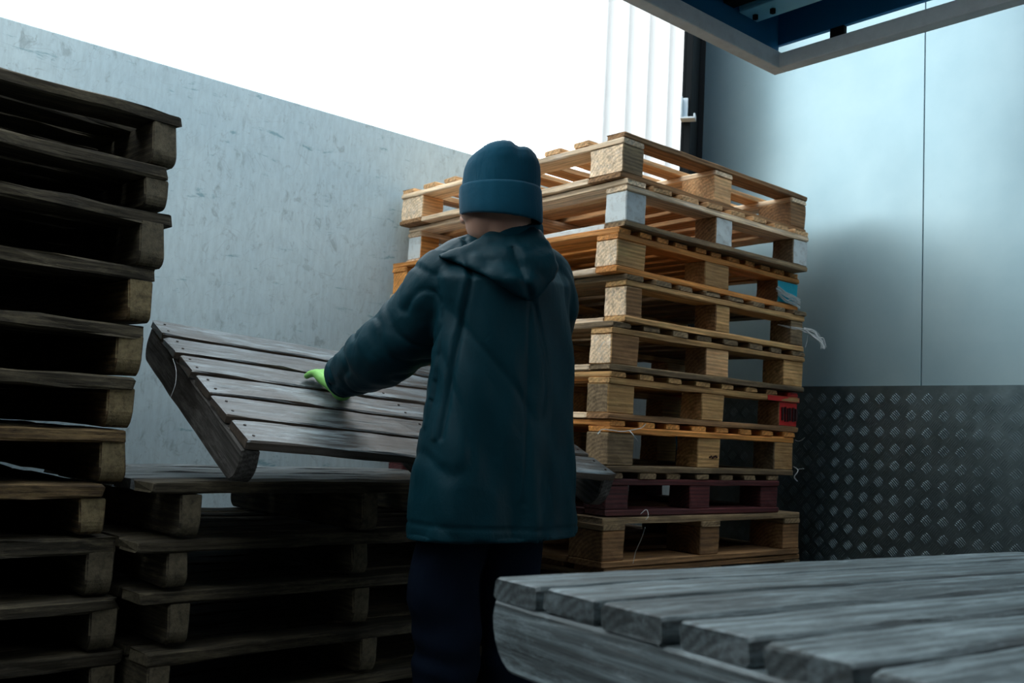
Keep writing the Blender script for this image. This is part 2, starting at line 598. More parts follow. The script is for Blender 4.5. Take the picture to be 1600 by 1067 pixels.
# right wall: alloy panels above tread plate
PN = Vector((.788, .616, 0)).normalized()
PD = Vector((.616, -.788, 0)).normalized()   # runs from the far post towards the right
KP = 1.07
P0 = PN * 3.102 * KP
s_far = PD.dot(Vector((.763, 4.047, 0)) * KP)
s_seam = PD.dot(Vector((1.388, 3.247, 0)) * KP)
pm = frame_m(P0, PD, PN)
wr = struct(bpy.data.objects.new('wall_right', None))
COL.objects.link(wr)
wr.matrix_world = pm
for k, (s0, s1) in enumerate(((s_far, s_seam - .0015), (s_seam + .0015, s_seam + 1.25), (s_seam + 1.255, s_seam + 2.5))):
    bm = bmesh.new()
    add_box(bm, s0, s1, 0, .03, 1.21, 3.7)
    bmesh.ops.bevel(bm, geom=list(bm.edges), offset=.0012, segments=1, affect='EDGES')
    link('panel', bm_mesh('panel', bm), wr, MAT['panel'])
bm = bmesh.new()
add_box(bm, s_far, s_seam + 2.5, .03, .05, 0, 3.6)
link('backing', bm_mesh('backing', bm), wr, MAT['post'])
bm = bmesh.new()
add_box(bm, s_far, s_seam + 2.5, -.008, 0.03, 0, 1.246)
link('tread_plate', bm_mesh('tread', bm), wr, MAT['tread'])


def lug(bm, cx, cz, ang, l=.034, w=.0040, h=.0007):
    """one raised bar of the tread pattern, low pyramid-sided"""
    ca, sa = math.cos(ang), math.sin(ang)
    top, bot = [], []
    for dx, dz in ((-l / 2, 0), (-l * .3, -w / 2), (l * .3, -w / 2), (l / 2, 0), (l * .3, w / 2), (-l * .3, w / 2)):
        bot.append(bm.verts.new((cx + dx * ca - dz * sa, -.008, cz + dx * sa + dz * ca)))
        dx *= .75
        dz *= .45
        top.append(bm.verts.new((cx + dx * ca - dz * sa, -.008 - h, cz + dx * sa + dz * ca)))
    bm.faces.new(top)
    for k in range(6):
        bm.faces.new((bot[k], bot[(k + 1) % 6], top[(k + 1) % 6], top[k]))


bm = bmesh.new()
pitch = .062
nx = int((s_seam + .75 - s_far) / pitch)
for i in range(nx * 2):
    for j in range(38):
        if (i + j) % 2:
            continue
        cx = s_far + .03 + i * pitch / 2
        cz = .05 + j * pitch / 2
        if cz > 1.228:
            continue
        ang = R(52) if i % 2 == 0 else R(-45)
        for k in range(-2, 3):
            ox, oz = -math.sin(ang) * k * .0074, math.cos(ang) * k * .0074
            lug(bm, cx + ox, cz + oz, ang, .036 - abs(k) * .003)
o = link('tread_lugs', bm_mesh('lugs', bm), wr, MAT['tread'])
o['kind'] = 'stuff'

# black steel post at the panels' far edge, with a catch
t = thing('steel_post', 'black steel post between the white cladding and the pale metal panels', 'post',
          frame_m(Vector((.752, 4.055, 0)) * KP, Vector((.088, .31, 0)), Vector((-.31, .088, 0))))
bm = bmesh.new()
add_box(bm, -.02, .05, -.030, -.006, 0, 3.6)
add_box(bm, -.03, .03, -.006, .05, 0, 3.6)
fl = bmesh.new()
add_box(fl, -.36, -.03, -.006, .022, 2.0, 3.6)
add_box(fl, -.36, -.345, .022, .034, 2.0, 3.6)
bmesh.ops.bevel(fl, geom=list(fl.edges), offset=.002, segments=1, affect='EDGES')
link('flange', bm_mesh('flange', fl), t, MAT['post'])
bmesh.ops.bevel(bm, geom=list(bm.edges), offset=.002, segments=1, affect='EDGES')
link('column', bm_mesh('column', bm), t, MAT['post'])
bm = bmesh.new()
add_box(bm, .05, .84, -.02, .0, 0, 3.2)  # hidden plate added behind the post to shade the wall's far end
link('shade_plate', bm_mesh('shade_plate', bm), t, MAT['post'])
zb = P(1078, 168, 3.70 * KP).z
bm = bmesh.new()
add_box(bm, -.375, -.36, .006, .034, zb - .045, zb + .05)
add_box(bm, -.41, -.36, .026, .034, zb - .045, zb + .045)
add_box(bm, -.41, -.36, -.022, .034, zb - .052, zb - .044)
add_box(bm, -.41, -.36, -.030, -.022, zb - .052, zb - .030)
bmesh.ops.bevel(bm, geom=list(bm.edges), offset=.0015, segments=1, affect='EDGES')
o = link('catch_bracket', bm_mesh('bracket', bm), t, MAT['bracket'])
o['label'] = 'pale metal catch bracket'

# white ribbed cladding of the building beyond
bm = bmesh.new()
p_a = P(925, 100, 8.0)
p_b = P(1150, 100, 8.6)
d = (p_b - p_a)
d.z = 0
n_ribs = 9
Wf = d.length
prof = []
pw = .213
x = 0
while x < Wf + 1.0:
    prof += [(x, 0), (x + pw * .60, 0), (x + pw * .74, .07), (x + pw * .84, .07), (x + pw * .97, 0)]
    x += pw
rows = []
for z in (0, 3, 7):
    rows.append([bm.verts.new((px_, py_, z)) for px_, py_ in prof])
rb = [[bm.verts.new((px_, .08, z)) for px_, _ in (prof[0], prof[-1])] for z in (0, 7)]
for a, b in zip(rows, rows[1:]):
    for k in range(len(prof) - 1):
        bm.faces.new((a[k], a[k + 1], b[k + 1], b[k]))
bm.faces.new((rb[0][0], rb[0][1], rb[1][1], rb[1][0]))
bm.faces.new((rows[0][0], rows[1][0], rows[2][0], rb[1][0], rb[0][0]))
bm.faces.new((rows[0][-1], rows[1][-1], rows[2][-1], rb[1][1], rb[0][1]))
o = link('metal_cladding', bm_mesh('cladding', bm), None, MAT['facade'])
org = Vector((p_a.x, p_a.y, 0))
o.matrix_world = frame_m(org, d, Vector((-d.y, d.x, 0)))
tag(o, 'white ribbed steel cladding of the building behind the black post', 'cladding')

# raised lift platform at upper right
PZ = 2.15
pc = Vector((.775, 2.901, PZ))
A41 = -A49                                     # towards the camera along the left edge
B41 = -B49
t = thing('lift_platform', 'raised steel platform with grey frame and dark blue underside, overhead at upper right', 'platform',
          frame_m(pc, A41, A41.cross(B41).cross(A41) * 1.0))
pfm = frame_m(pc, A41, Vector((0, 0, 1)).cross(A41) * (1 if (Vector((0, 0, 1)).cross(A41)).dot(B41) > 0 else -1))
# local x runs along A41, local y along B41, z stays up or down according to handedness
zsg = 1 if pfm.col[2].z > 0 else -1
t.matrix_world = pfm


def pbox(name, x0, x1, y0, y1, z0, z1, mat, label=None, bev=.002):
    bm = bmesh.new()
    add_box(bm, x0, x1, y0, y1, min(zsg * z0, zsg * z1), max(zsg * z0, zsg * z1))
    bmesh.ops.bevel(bm, geom=list(bm.edges), offset=bev, segments=1, affect='EDGES')
    o = link(name, bm_mesh(name, bm), t, MAT[mat])
    if label:
        o['label'] = label
    return o


LX, LY = 1.5, 2.6
pbox('sky_blocker', 0, .03, 0, LY, .31, 2.2, 'deckblue')  # unseen walls above the deck, added to cut sky light on the panels
pbox('sky_blocker', .03, LX, 0, .03, .31, 2.2, 'deckblue')
pbox('frame_bar', 0, LX, 0, .045, 0, .052, 'frame')
pbox('frame_bar', 0, .045, .045, LY, 0, .046, 'frame')
pbox('frame_bar', LX - .05, LX, .045, LY, 0, .05, 'frame')
pbox('frame_bar', .05, LX - .05, LY - .05, LY, 0, .05, 'frame')
pbox('fascia', 0.01, LX - .01, .012, .02, .052, .30, 'deckblue')
pbox('deck', 0, LX, 0, LY, .30, .31, 'deckblue')
pbox('edge_channel', .0, .015, .0, LY, .086, .30, 'deckblue')
for k in range(5):
    pbox('spacer', .002, .02, .20 + k * .62, .245 + k * .62, .046, .086, 'post', bev=.001)
pbox('cross_beam', .25, .30, .022, LY, .125, .29, 'post')
pbox('cross_beam', .75, .81, .02, LY, .14, .29, 'deckblue')
pbox('beam', .30, .75, .95, 1.03, .12, .28, 'deckblue')
bkt = pbox('mounting_bracket', .135, .225, .024, .95, .120, .130, 'bracketblue', 'light blue mounting bracket')
bm = bmesh.new()
add_box(bm, .217, .225, .024, .95, min(zsg * .13, zsg * .28), max(zsg * .13, zsg * .28))
link('bracket_web', bm_mesh('web', bm), t, MAT['bracketblue'])
for k in range(2):
    bm = bmesh.new()
    bmesh.ops.create_cone(bm, cap_ends=True, segments=6, radius1=.009, radius2=.009, depth=.016,
                          matrix=Matrix.Translation((.180, .05 + k * .06, zsg * .116)))
    link('bolt', bm_mesh('bolt', bm), bkt, MAT['post'])
for xx in (.1, LX - .1):
    bm = bmesh.new()
    add_box(bm, xx - .06, xx + .06, LY, LY + .1, min(-PZ * zsg, .31 * zsg), max(-PZ * zsg, .31 * zsg))
    link('column', bm_mesh('column', bm), t, MAT['deckblue'])

# ------------------------------------------------------------------ block pallets (right stack)
AR, BR = AB(49.0)


def block_pallet(label, corner, zt, h, az, LA, LB, deck_dir, nb, mats, blocks=None, bmats=None, gapw=.4, bw=.105,
                 bottom=True, jit=.004, rounded=False, group='block pallets in the tall pale stack'):
    """corner: nearest corner (xy). local x runs to the right, y back to the left; zt top height"""
    A, B = AB(az)
    t = thing('wooden_pallet', label, 'pallet', frame_m(Vector((corner[0], corner[1], zt - h)), A, B), group)
    rnd = random.Random(label)
    md, mc, mk, mb = mats
    blocks = blocks or {}
    bmats = bmats or {}
    T = .019
    zb = T if bottom else 0
    hb = h - zb - 2 * T - .001
    ba, bb = bw, .092                                   # block along A (right face) and along B
    if deck_dir == 'A':
        ba, bb = .1, .145
    # bottom boards round the edge
    if bottom:
        for k, y in enumerate((bb / 2, LB / 2, LB - bb / 2)):
            m_ = bmats.get(('bA', k), mb)
            put('bottom_board', board_mesh(LA, bb, T, m_, rnd.randrange(4)), t,
                (LA / 2 + rnd.uniform(-jit, jit), y, T / 2))
        for k, x in enumerate((ba / 2, LA - ba / 2)):
            m_ = bmats.get(('bB', k), mb)
            for j in range(2):
                y0 = bb + .002 if j == 0 else LB / 2 + bb / 2 + .002
                y1 = LB / 2 - bb / 2 - .002 if j == 0 else LB - bb - .002
                put('bottom_board', board_mesh(y1 - y0, ba, T, m_, rnd.randrange(4)), t, (x, (y0 + y1) / 2, T / 2), ROTZ90)
    for i in range(3):
        for j in range(3):
            x = (ba / 2 + .002, LA / 2, LA - ba / 2 - .002)[i]
            y = (bb / 2 + .002, LB / 2, LB - bb / 2 - .002)[j]
            mm, p1, p2 = blocks.get((i, j), (mk, None, None))
            put('block', block_mesh(ba, bb, hb, mm, p1, p2, rnd.randrange(3)), t,
                (x + rnd.uniform(-jit, jit), y + rnd.uniform(0, jit), zb + hb / 2))
    zc = zb + hb + T / 2
    zd = zc + T
    if deck_dir == 'A':                                  # deck boards run along A, cross boards along B
        for k, x in enumerate((ba / 2, LA / 2, LA - ba / 2)):
            put('cross_board', board_mesh(LB, ba, T, bmats.get(('c', k), mc), rnd.randrange(4)), t, (x, LB / 2, zc), ROTZ90)
        span, ln = LB, LA
    else:
        for k, y in enumerate((bb / 2, LB / 2, LB - bb / 2)):
            put('cross_board', board_mesh(LA, bb, T, bmats.get(('c', k), mc), rnd.randrange(4)), t, (LA / 2, y, zc))
        span, ln = LA, LB
    pitch = span / nb
    w = pitch * (1 - gapw)
    for k in range(nb):
        q = w / 2 + (span - w) * k / (nb - 1) + (rnd.uniform(-.008, .008) if 0 < k < nb - 1 else 0)
        ww = w * rnd.choice((.92, 1, 1.08)) if 0 < k < nb - 1 else w
        me = board_mesh(ln, round(ww, 2) if ww > .03 else ww, T, bmats.get(('d', k), md), rnd.randrange(4))
        if deck_dir == 'A':
            put('deck_board', me, t, (LA / 2 + rnd.uniform(-jit, jit), q, zd))
        else:
            put('deck_board', me, t, (q, LB / 2 + rnd.uniform(-jit, jit), zd), ROTZ90)
    return t


def corner_at(px, off=0.0):
    """point on the stack's front-left face line whose picture x is px"""
    C = P(975, 203, 2.87)
    return C + AR * ((px - 975) * 2.87 / FPX / .66) + BR * off


SK = 1.018
tops = [1.940, 1.792, 1.641, 1.500, 1.350, 1.200, 1.053, .897, .765, .617, .469, .321, .160]
C0 = P(975, 203, 2.87 * SK)
tops = [1 + (z - 1) * SK for z in tops]


def rs(i, label, dx, dy, az, LA, LB, deck, nb, mats, **kw):
    zt = tops[i]
    zn = tops[i + 1] if i + 1 < len(tops) else 0.003
    c = C0 + AR * dx + BR * dy
    return block_pallet(label, (c.x, c.y), zt, zt - zn - .0015, az, LA * SK, LB * SK, deck, nb, mats, **kw)


RS = []
RS.append(rs(0, 'pale pine pallet with a dark worn corner, topmost of the tall stack', 0, 0, 49, 1.02, 1.19, 'A', 9,
             ('pine', 'pale', 'pine', 'brown'),
             blocks={(0, 0): ('dun', 'pale', 'dun'), (2, 0): ('brown', None, None), (0, 2): ('pine', 'pale', None)},
             bmats={('d', 0): 'brown', ('bB', 0): 'pale'}, gapw=.42))
RS.append(rs(1, 'pale pallet with white painted blocks, second from the top of the tall stack', .012, -.012, 50.5, .97, 1.20, 'B', 8,
             ('pine', 'pale', 'brown', 'pale'),
             blocks={(0, 0): ('white', 'white', 'white'), (1, 0): ('brown', None, 'white'), (2, 0): ('dun', None, 'white'),
                     (0, 2): ('orange', 'white', None), (0, 1): ('orange', 'white', None)},
             bmats={('d', 0): 'pale', ('bB', 0): 'white', ('bA', 0): 'dun'}, bw=0.09, gapw=.3))
RS.append(rs(2, 'orange pine pallet with narrow boards and teal marked block, third in tall stack', -.005, 0, 48.5, 1.0, 1.20, 'B', 11,
             ('orange', 'orange', 'tan', 'pale'),
             blocks={(0, 0): ('pine', 'pale', 'tan'), (2, 0): ('brown', None, 'teal'), (0, 2): ('orange', None, None)},
             bmats={('bA', 0): 'orange'}, bw=0.135, gapw=.32))
RS.append(rs(3, 'greyed pine pallet with tall pinkish corner block, fourth in the tall stack', .03, -.01, 49.3, .975, 1.18, 'B', 8,
             ('dun', 'tan', 'dun', 'tan'),
             blocks={(0, 0): ('pale', None, 'brown'), (1, 0): ('brown', None, 'tan')},
             bmats={('c', 0): 'tan', ('bB', 0): 'pale'}, bw=0.078, gapw=.38))
RS.append(rs(4, 'pine pallet with clean pale corner block, fifth from top of tall stack', -.02, -.005, 49.5, 1.03, 1.18, 'B', 8,
             ('dun', 'tan', 'pine', 'dun'),
             blocks={(0, 0): ('pine', 'pale', 'brown'), (1, 0): ('brown', None, 'pine'), (2, 0): ('tan', None, None)},
             bmats={('bB', 0): 'pale'}, bw=0.125, gapw=.38))
RS.append(rs(5, 'tan pallet with a red painted end block, sixth from the top of the tall stack', -.015, 0, 49, 1.015, 1.17, 'B', 8,
             ('tan', 'tan', 'tan', 'brown'),
             blocks={(0, 0): ('tan', 'dun', 'tan'), (2, 0): ('brown', None, 'red')},
             bmats={('bB', 0): 'pale', ('d', 7): 'red', ('d', 6): 'brown'}, bw=0.12, gapw=.42))
RS.append(rs(6, 'orange tan pallet with twine on its corner block, seventh in tall stack', -.01, .0, 49, .985, 1.17, 'B', 8,
             ('orange', 'orange', 'tan', 'dun'),
             blocks={(0, 0): ('dun', 'dun', 'dun'), (2, 0): ('dun', None, 'tan')}, bw=0.12, gapw=.42))
RS.append(rs(7, 'maroon painted pallet, lower middle of the tall stack', -.005, .005, 49, .90, 1.15, 'B', 7,
             ('dun', 'maroon', 'maroon', 'maroon'), gapw=.45))
RS.append(rs(8, 'dark old pallet with a bent wide front board, directly under the maroon pallet', -.03, -.01, 49, 1.04, 1.18, 'A', 7,
             ('brown', 'dun', 'brown', 'brown'), bmats={('d', 0): 'dun'}, gapw=.1))
for k in range(9, 13):
    lab = ['brown pallet just showing above the front deck, second under the maroon pallet', None, None, None][k - 9] or \
        'brown pallet low in the tall stack, hidden behind the front pallet'
    rs(k, lab, -.01 + .01 * (k % 2), 0, 49, 1.03, 1.18, 'A', 7, ('brown', 'dun', 'brown', 'brown'), gapw=.25)

# stencil strokes on the red block, white wrap on the teal block, red smear on board end
red_p = RS[5]
mw = red_p.matrix_world
bm = bmesh.new()
zc = .062
for x0, w0, z0, z1 in ((.885, .011, .040, .088), (.905, .006, .036, .090), (.921, .006, .036, .086), (.933, .012, .040, .088), (.955, .010, .038, .090), (.972, .011, .040, .086)):
    x0 = .925 + (x0 - .885) * 1.0
    add_box(bm, x0, x0 + w0, -.0012, .0035, z0, z1)
put('stencil_mark', (lambda me: (me.materials.append(MAT['stencil']), me)[1])(bm_mesh('stencil', bm)), red_p, (.0, 0, 0),
    label='black stencil strokes on the red block')
bm = bmesh.new()
add_box(bm, .83, 1.034, -.0015, .003, .1095, .1275)
put('paint_smear', (lambda me: (me.materials.append(MAT['red']), me)[1])(bm_mesh('smear', bm)), red_p, (0, 0, 0),
    label='red spray paint on the board end')
bm = bmesh.new()
for k, (dx, dz, w) in enumerate(((0, 0, .004), (.008, .003, .003), (.014, -.002, .005), (.022, .002, .004), (.03, .004, .007), (.037, .001, .004))):
    add_box(bm, .50 + dx, .50 + dx + w, -.0012, .004, .052 + dz, .058 + dz)
put('ink_stamp', (lambda me: (me.materials.append(MAT['stencil']), me)[1])(bm_mesh('stamp', bm)), RS[6], (0, 0, 0),
    label='faint smudged ink stamp on the middle block')


def strand(bm, pts, r=.0012, n=5):
    add_tube(bm, pts, r * .62, n)


def spline(pts, n=8):
    out = []
    for i in range(len(pts) - 1):
        p0 = pts[max(i - 1, 0)]
        p1, p2 = pts[i], pts[i + 1]
        p3 = pts[min(i + 2, len(pts) - 1)]
        for k in range(n):
            t_ = k / n
            out.append(.5 * ((2 * p1) + (-p0 + p2) * t_ + (2 * p0 - 5 * p1 + 4 * p2 - p3) * t_ ** 2 +
                             (-p0 + 3 * p1 - 3 * p2 + p3) * t_ ** 3))
    out.append(pts[-1])
    return out


def loc(root, x, y, z):
    return root.matrix_world @ Vector((x, y, z))


# shrink wrap remnant over the teal block
rnd = random.Random(3)
rp = RS[2]
bm = bmesh.new()
for k in range(26):
    z0 = .022 + rnd.random() * .034
    pts = [Vector((.862 + rnd.uniform(-.005, .02), -.003 - rnd.random() * .004, z0 + .02)),
           Vector((.918, -.006 - rnd.random() * .006, z0 + rnd.uniform(-.006, .008))),
           Vector((.968, -.005 - rnd.random() * .006, z0 + rnd.uniform(-.010, .004))),
           Vector((1.021, -.003 - rnd.random() * .004, z0 - .012 + rnd.uniform(-.004, .004)))]
    strand(bm, spline(pts, 4), rnd.uniform(.001, .0028), 5)
o = link('torn_plastic_wrap', bm_mesh('wrap', bm), None, MAT['twine'])
o.matrix_world = rp.matrix_world
tag(o, 'torn white plastic wrap round the teal marked block of the third pallet', 'plastic wrap')
# fluttering strip by the fourth pallet
bm = bmesh.new()
for k in range(14):
    j = lambda s: rnd.uniform(-s, s)
    e = rnd.random()
    pts = [P(1215, 507 + j(1), 3.553), P(1240, 513 + j(2), 3.532), P(1256, 515 + j(4), 3.512),
           P(1272 + j(3), 522 + j(6), 3.502), P(1282 + e * 6, 533 + j(5), 3.502), P(1284 + e * 8 + j(3), 543 + j(3), 3.502)]
    strand(bm, spline(pts[(0 if k < 4 else 2):], 5), rnd.uniform(.0012, .003), 5)
strand(bm, spline([P(1262, 524, 3.512), P(1261, 533, 3.512), P(1258, 543, 3.512)], 4), .0012)
tag(link('plastic_strip', bm_mesh('strip', bm), None, MAT['twine']),
    'frayed translucent plastic strip fluttering from the right edge of the tall stack', 'plastic strip')
bm = bmesh.new()
strand(bm, spline([P(933, 677, 2.911), P(941, 671, 2.881), P(955, 672, 2.881), P(973, 674, 2.871), P(992, 671, 2.891), P(1003, 668, 2.911), P(1009, 662, 2.922)], 6), .0016)
strand(bm, spline([P(984, 673, 2.871), P(990, 680, 2.861), P(997, 690, 2.871)], 5), .002)
strand(bm, spline([P(938, 674, 2.881), P(934, 678, 2.871)], 3), .0018)
tag(link('twine', bm_mesh('twine', bm), None, MAT['twine']), 'pale twine knotted round the corner block of the seventh pallet', 'twine')
bm = bmesh.new()
strand(bm, spline([P(945, 533, 2.891), P(940, 538, 2.881), P(937, 546, 2.881)], 5), .0012)
tag(link('twine', bm_mesh('twine', bm), None, MAT['twine']), 'short loop of thread hanging at the fifth pallet corner', 'twine')
bm = bmesh.new()
strand(bm, spline([P(1008, 824, 2.891), P(1002, 842, 2.932), P(994, 860, 2.952), P(989, 880, 2.952)], 5), .0013)
strand(bm, spline([P(1001, 803, 2.871), P(1010, 796, 2.891), P(1013, 806, 2.850), P(1009, 812, 2.830)], 5), .001)
tag(link('twine', bm_mesh('twine', bm), None, MAT['twine']), 'pale string hanging over the bent board under the maroon pallet', 'twine')
bm = bmesh.new()
strand(bm, spline([P(1240, 729, 3.563), P(1247, 735, 3.543), P(1241, 745, 3.543), P(1246, 752, 3.543)], 5), .0022)
strand(bm, spline([P(1247, 733, 3.543), P(1256, 732, 3.543)], 3), .001)
tag(link('twine', bm_mesh('twine', bm), None, MAT['twine']), 'scrap of pale twine at the right end above the maroon pallet', 'twine')
bm = bmesh.new()
strand(bm, spline([P(1242, 688, 3.563), P(1250, 689, 3.543), P(1257, 684, 3.532)], 4), .0012)
tag(link('twine', bm_mesh('twine', bm), None, MAT['twine']), 'thin thread at the right end of the seventh pallet', 'twine')
# blue strap seen inside the seventh pallet
a_, b_2 = P(1059, 677, 3.685), P(1063, 716, 3.685)
bm = bmesh.new()
dv = Vector((.010, 0, 0))
for p_, q_ in ((a_, b_2),):
    vs = [bm.verts.new(v) for v in (p_ - dv, p_ + dv, q_ + dv, q_ - dv)]
    vs2 = [bm.verts.new(v.co + Vector((0, .003, 0))) for v in vs]
    bm.faces.new(vs)
    bm.faces.new(vs2[::-1])
    for k in range(4):
        bm.faces.new((vs[k], vs[(k + 1) % 4], vs2[(k + 1) % 4], vs2[k]))
tag(link('plastic_strap', bm_mesh('strap', bm), None, MAT['strap']), 'blue plastic strap seen through the gap of the seventh pallet', 'strap')


# ------------------------------------------------------------------ skid pallets (left stack, middle stack, tilted, front)
def skid_pallet(label, mw, L=1.165, D=.76, h=.12, nb=6, mats=('old', 'old'), T=.031, sw=.042, gap=.016, seg=14, rough=1.6,
                widths=None, group=None, wear=0, nails=False, over=0.0, bd=None, rr=None, mid=.5):
    """local x along the boards, y towards the wall, origin at the near left bottom"""
    t = thing('wooden_pallet', label, 'pallet', mw, group)
    rnd = random.Random(label)
    md, ms = mats
    bd = bd or {}
    hs = h - T
    for k, x in enumerate((sw / 2 + over, L * mid, L - sw / 2 - over)):
        me = stringer_mesh(D - .012, sw, hs, ms, rnd.randrange(3), rr if rr else .024, 8, rough)
        put('bearer', me, t, (x, D / 2, hs / 2), ROTZ90)
    pitch = D / nb
    for k in range(nb):
        w = pitch - gap + rnd.uniform(-.004, .004)
        me = board_mesh(L, round(w, 3), T, bd.get(k, md), rnd.randrange(3), rough, seg)
        b = put('deck_board', me, t, (L / 2 + rnd.uniform(-.006, .006), pitch * (k + .5) + rnd.uniform(-.002, .002), hs + T / 2 + rnd.uniform(-.001, .0005)),
                Euler((rnd.uniform(-.006, .006), 0, rnd.uniform(-.002, .002))))
        if nails:
            bm = bmesh.new()
            for x in (sw / 2, L / 2, L - sw / 2):
                for q in (-.25, .25):
                    bmesh.ops.create_cone(bm, cap_ends=True, segments=8, radius1=.0035, radius2=.0035, depth=.003,
                                          matrix=Matrix.Translation((x - L / 2 + rnd.uniform(-.004, .004), q * w, T / 2)))
            link('nails', bm_mesh('nails', bm), b, MAT['nail'])['kind'] = 'stuff'
    return t


def face_point(px, py, B, c):
    """where the picture ray through px, py meets the vertical plane B.p = c"""
    d = _F + _R * ((px - 800) / FPX) - _U * ((py - 533.5) / FPX)
    return d * (c / B.dot(d)) + Vector((0, 0, H))


# left stack
AL, BL = AB(46.3)
cL = BL.dot(Vector((-.879, 2.4, 0)) * .933)
ends = [(282, 180), (266, 262), (271, 335), (245, 420), (225, 508), (215, 590), (204, 672), (168, 757), (185, 840), (188, 933), (188, 1018)]
ztop = [face_point(x, y, BL, cL).z for x, y in ends]
sx = [AL.dot(face_point(x, y, BL, cL)) for x, y in ends]
while ztop[-1] > .16:
    ztop.append(ztop[-1] - .117)
    sx.append(sx[-1] - .02)
ztop[-1] = max(ztop[-1], .1)
LABL = ['topmost dark pallet of the left stack with a scorched rough board edge',
        'second dark pallet from the top of the left stack',
        'third pallet from the top of the left stack, board end jutting past its bearer',
        'fourth pallet from the top of the left stack with mossy brown bearer end',
        'fifth pallet of the left stack, beside the upper corner of the tilted pallet',
        'sixth pallet from the top of the left stack, left of the tilted bearer',
        'seventh pallet from the top of the left stack with a redder board edge',
        'eighth pallet from the top of the left stack, its board set back from the bearer',
        'ninth pallet of the left stack with a pale broken board edge',
        'tenth pallet of the left stack, in deep shadow',
        'eleventh pallet of the left stack, at the bottom edge of the picture']
for i in range(len(ztop)):
    zn = ztop[i + 1] if i + 1 < len(ztop) else .0
    h = ztop[i] - zn - .006
    rnd = random.Random(i + 40)
    o_ = AL * (sx[i] - 1.165) + BL * (cL + rnd.uniform(-.006, .006))
    mw = frame_m(Vector((o_.x, o_.y, ztop[i] - h)), AL, BL)
    lab = LABL[i] if i < len(LABL) else 'dark pallet at the base of the left stack, below the picture edge'
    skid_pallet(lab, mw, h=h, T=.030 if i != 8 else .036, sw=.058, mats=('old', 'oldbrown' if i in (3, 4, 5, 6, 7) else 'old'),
                bd={0: 'oldbrown'} if i in (6, 7) else None, rough=2.6, mid=.61, D=1.02, nb=8,
                group='dark pallets of the left stack', over=.012 if i in (2,) else (-.006 if i in (1, 4, 7) else 0.0))

# middle stack
AM, BM = AB(47)
pM = P(205, 753, 2.1)
cM = BM.dot(pM)
sM = AM.dot(pM)
zM = [face_point(205, 753, BM, cM).z, face_point(232, 848, BM, cM).z, face_point(262, 928, BM, cM).z, face_point(232, 1024, BM, cM).z]
xM = [sM + .055, sM + .04, sM + .055, sM + .075]
while zM[-1] > .16:
    zM.append(zM[-1] - .1185)
    xM.append(sM + .09)
LABM = ['top pallet of the dark middle stack, directly under the tilted pallet',
        'second pallet of the dark middle stack, with a yellowish board edge',
        'third pallet of the dark middle stack, left of the worker\'s thighs',
        'fourth pallet of the dark middle stack, at the bottom edge of the picture']
for i in range(len(zM)):
    zn = zM[i + 1] if i + 1 < len(zM) else 0
    h = zM[i] - zn - .006
    o_ = AM * xM[i] + BM * (cM + (0, .01, .015, -.005)[i % 4])
    mw = frame_m(Vector((o_.x, o_.y, zM[i] - h)), AM, BM)
    lab = LABM[i] if i < 4 else 'dark pallet at the base of the middle stack, below the picture edge'
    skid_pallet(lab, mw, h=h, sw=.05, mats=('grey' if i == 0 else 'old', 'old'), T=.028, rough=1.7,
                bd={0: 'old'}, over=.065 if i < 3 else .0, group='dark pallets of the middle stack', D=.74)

# the tilted pallet being moved
Nn = P(387, 690, 2.08)
ta = Vector((.776, .629, -.052)).normalized()
tb = Vector((-.565, .728, .40)).normalized()
tn = ta.cross(tb).normalized()
tb = tn.cross(ta)
hT = .115
skid = skid_pallet('rain darkened slatted pallet tilted up towards the wall under the gloved hand',
                   frame_m(Nn - tn * hT, ta, tb), L=1.14, D=.785, h=hT, T=.024, sw=.045, mats=('tilt', 'tiltb'), gap=.023, seg=18,
                   rough=1.5, nails=True, bd={}, rr=.04)
TILT = skid
bm = bmesh.new()
strand(bm, spline([P(270, 560, 2.27), P(275, 578, 2.2), P(274, 600, 2.17), P(266, 622, 2.16)], 6), .0006)
tag(link('twine', bm_mesh('twine', bm), None, MAT['twine']), 'thin white thread hanging from the left side of the tilted pallet', 'twine')

# the front pallet on its stack
F0 = Vector((-.011, 1.3, .809))
fa = Vector((.853, .522, .009)).normalized()
fb = Vector((-.522, .852, -.030)).normalized()
fn = fa.cross(fb).normalized()
fb = fn.cross(fa)
hF = .1155
DF = .826
skid_pallet('silver grey weathered pallet in the right foreground, nearest the camera',
            frame_m(F0 - fb * DF - fn * hF, fa, fb), L=1.2, D=DF, h=hF, nb=7, T=.0295, sw=.048, mats=('front', 'front'), gap=.013,
            seg=22, rough=1.1, rr=.05)
fax, fbx = AB(58.5)
zf = F0.z - hF - .036
k = 0
nF = 6
hh = (zf) / nF
for k in range(nF):
    o_ = F0 - fbx * (DF - .0) + fax * .06
    skid_pallet('grey pallet in the low stack carrying the front pallet, below the picture edge',
                frame_m(Vector((o_.x, o_.y, zf - hh * (k + 1))), fax, fbx), L=1.14, D=DF - .06, h=hh - .006, nb=6, mats=('old', 'old'),
                group='pallets under the front pallet')

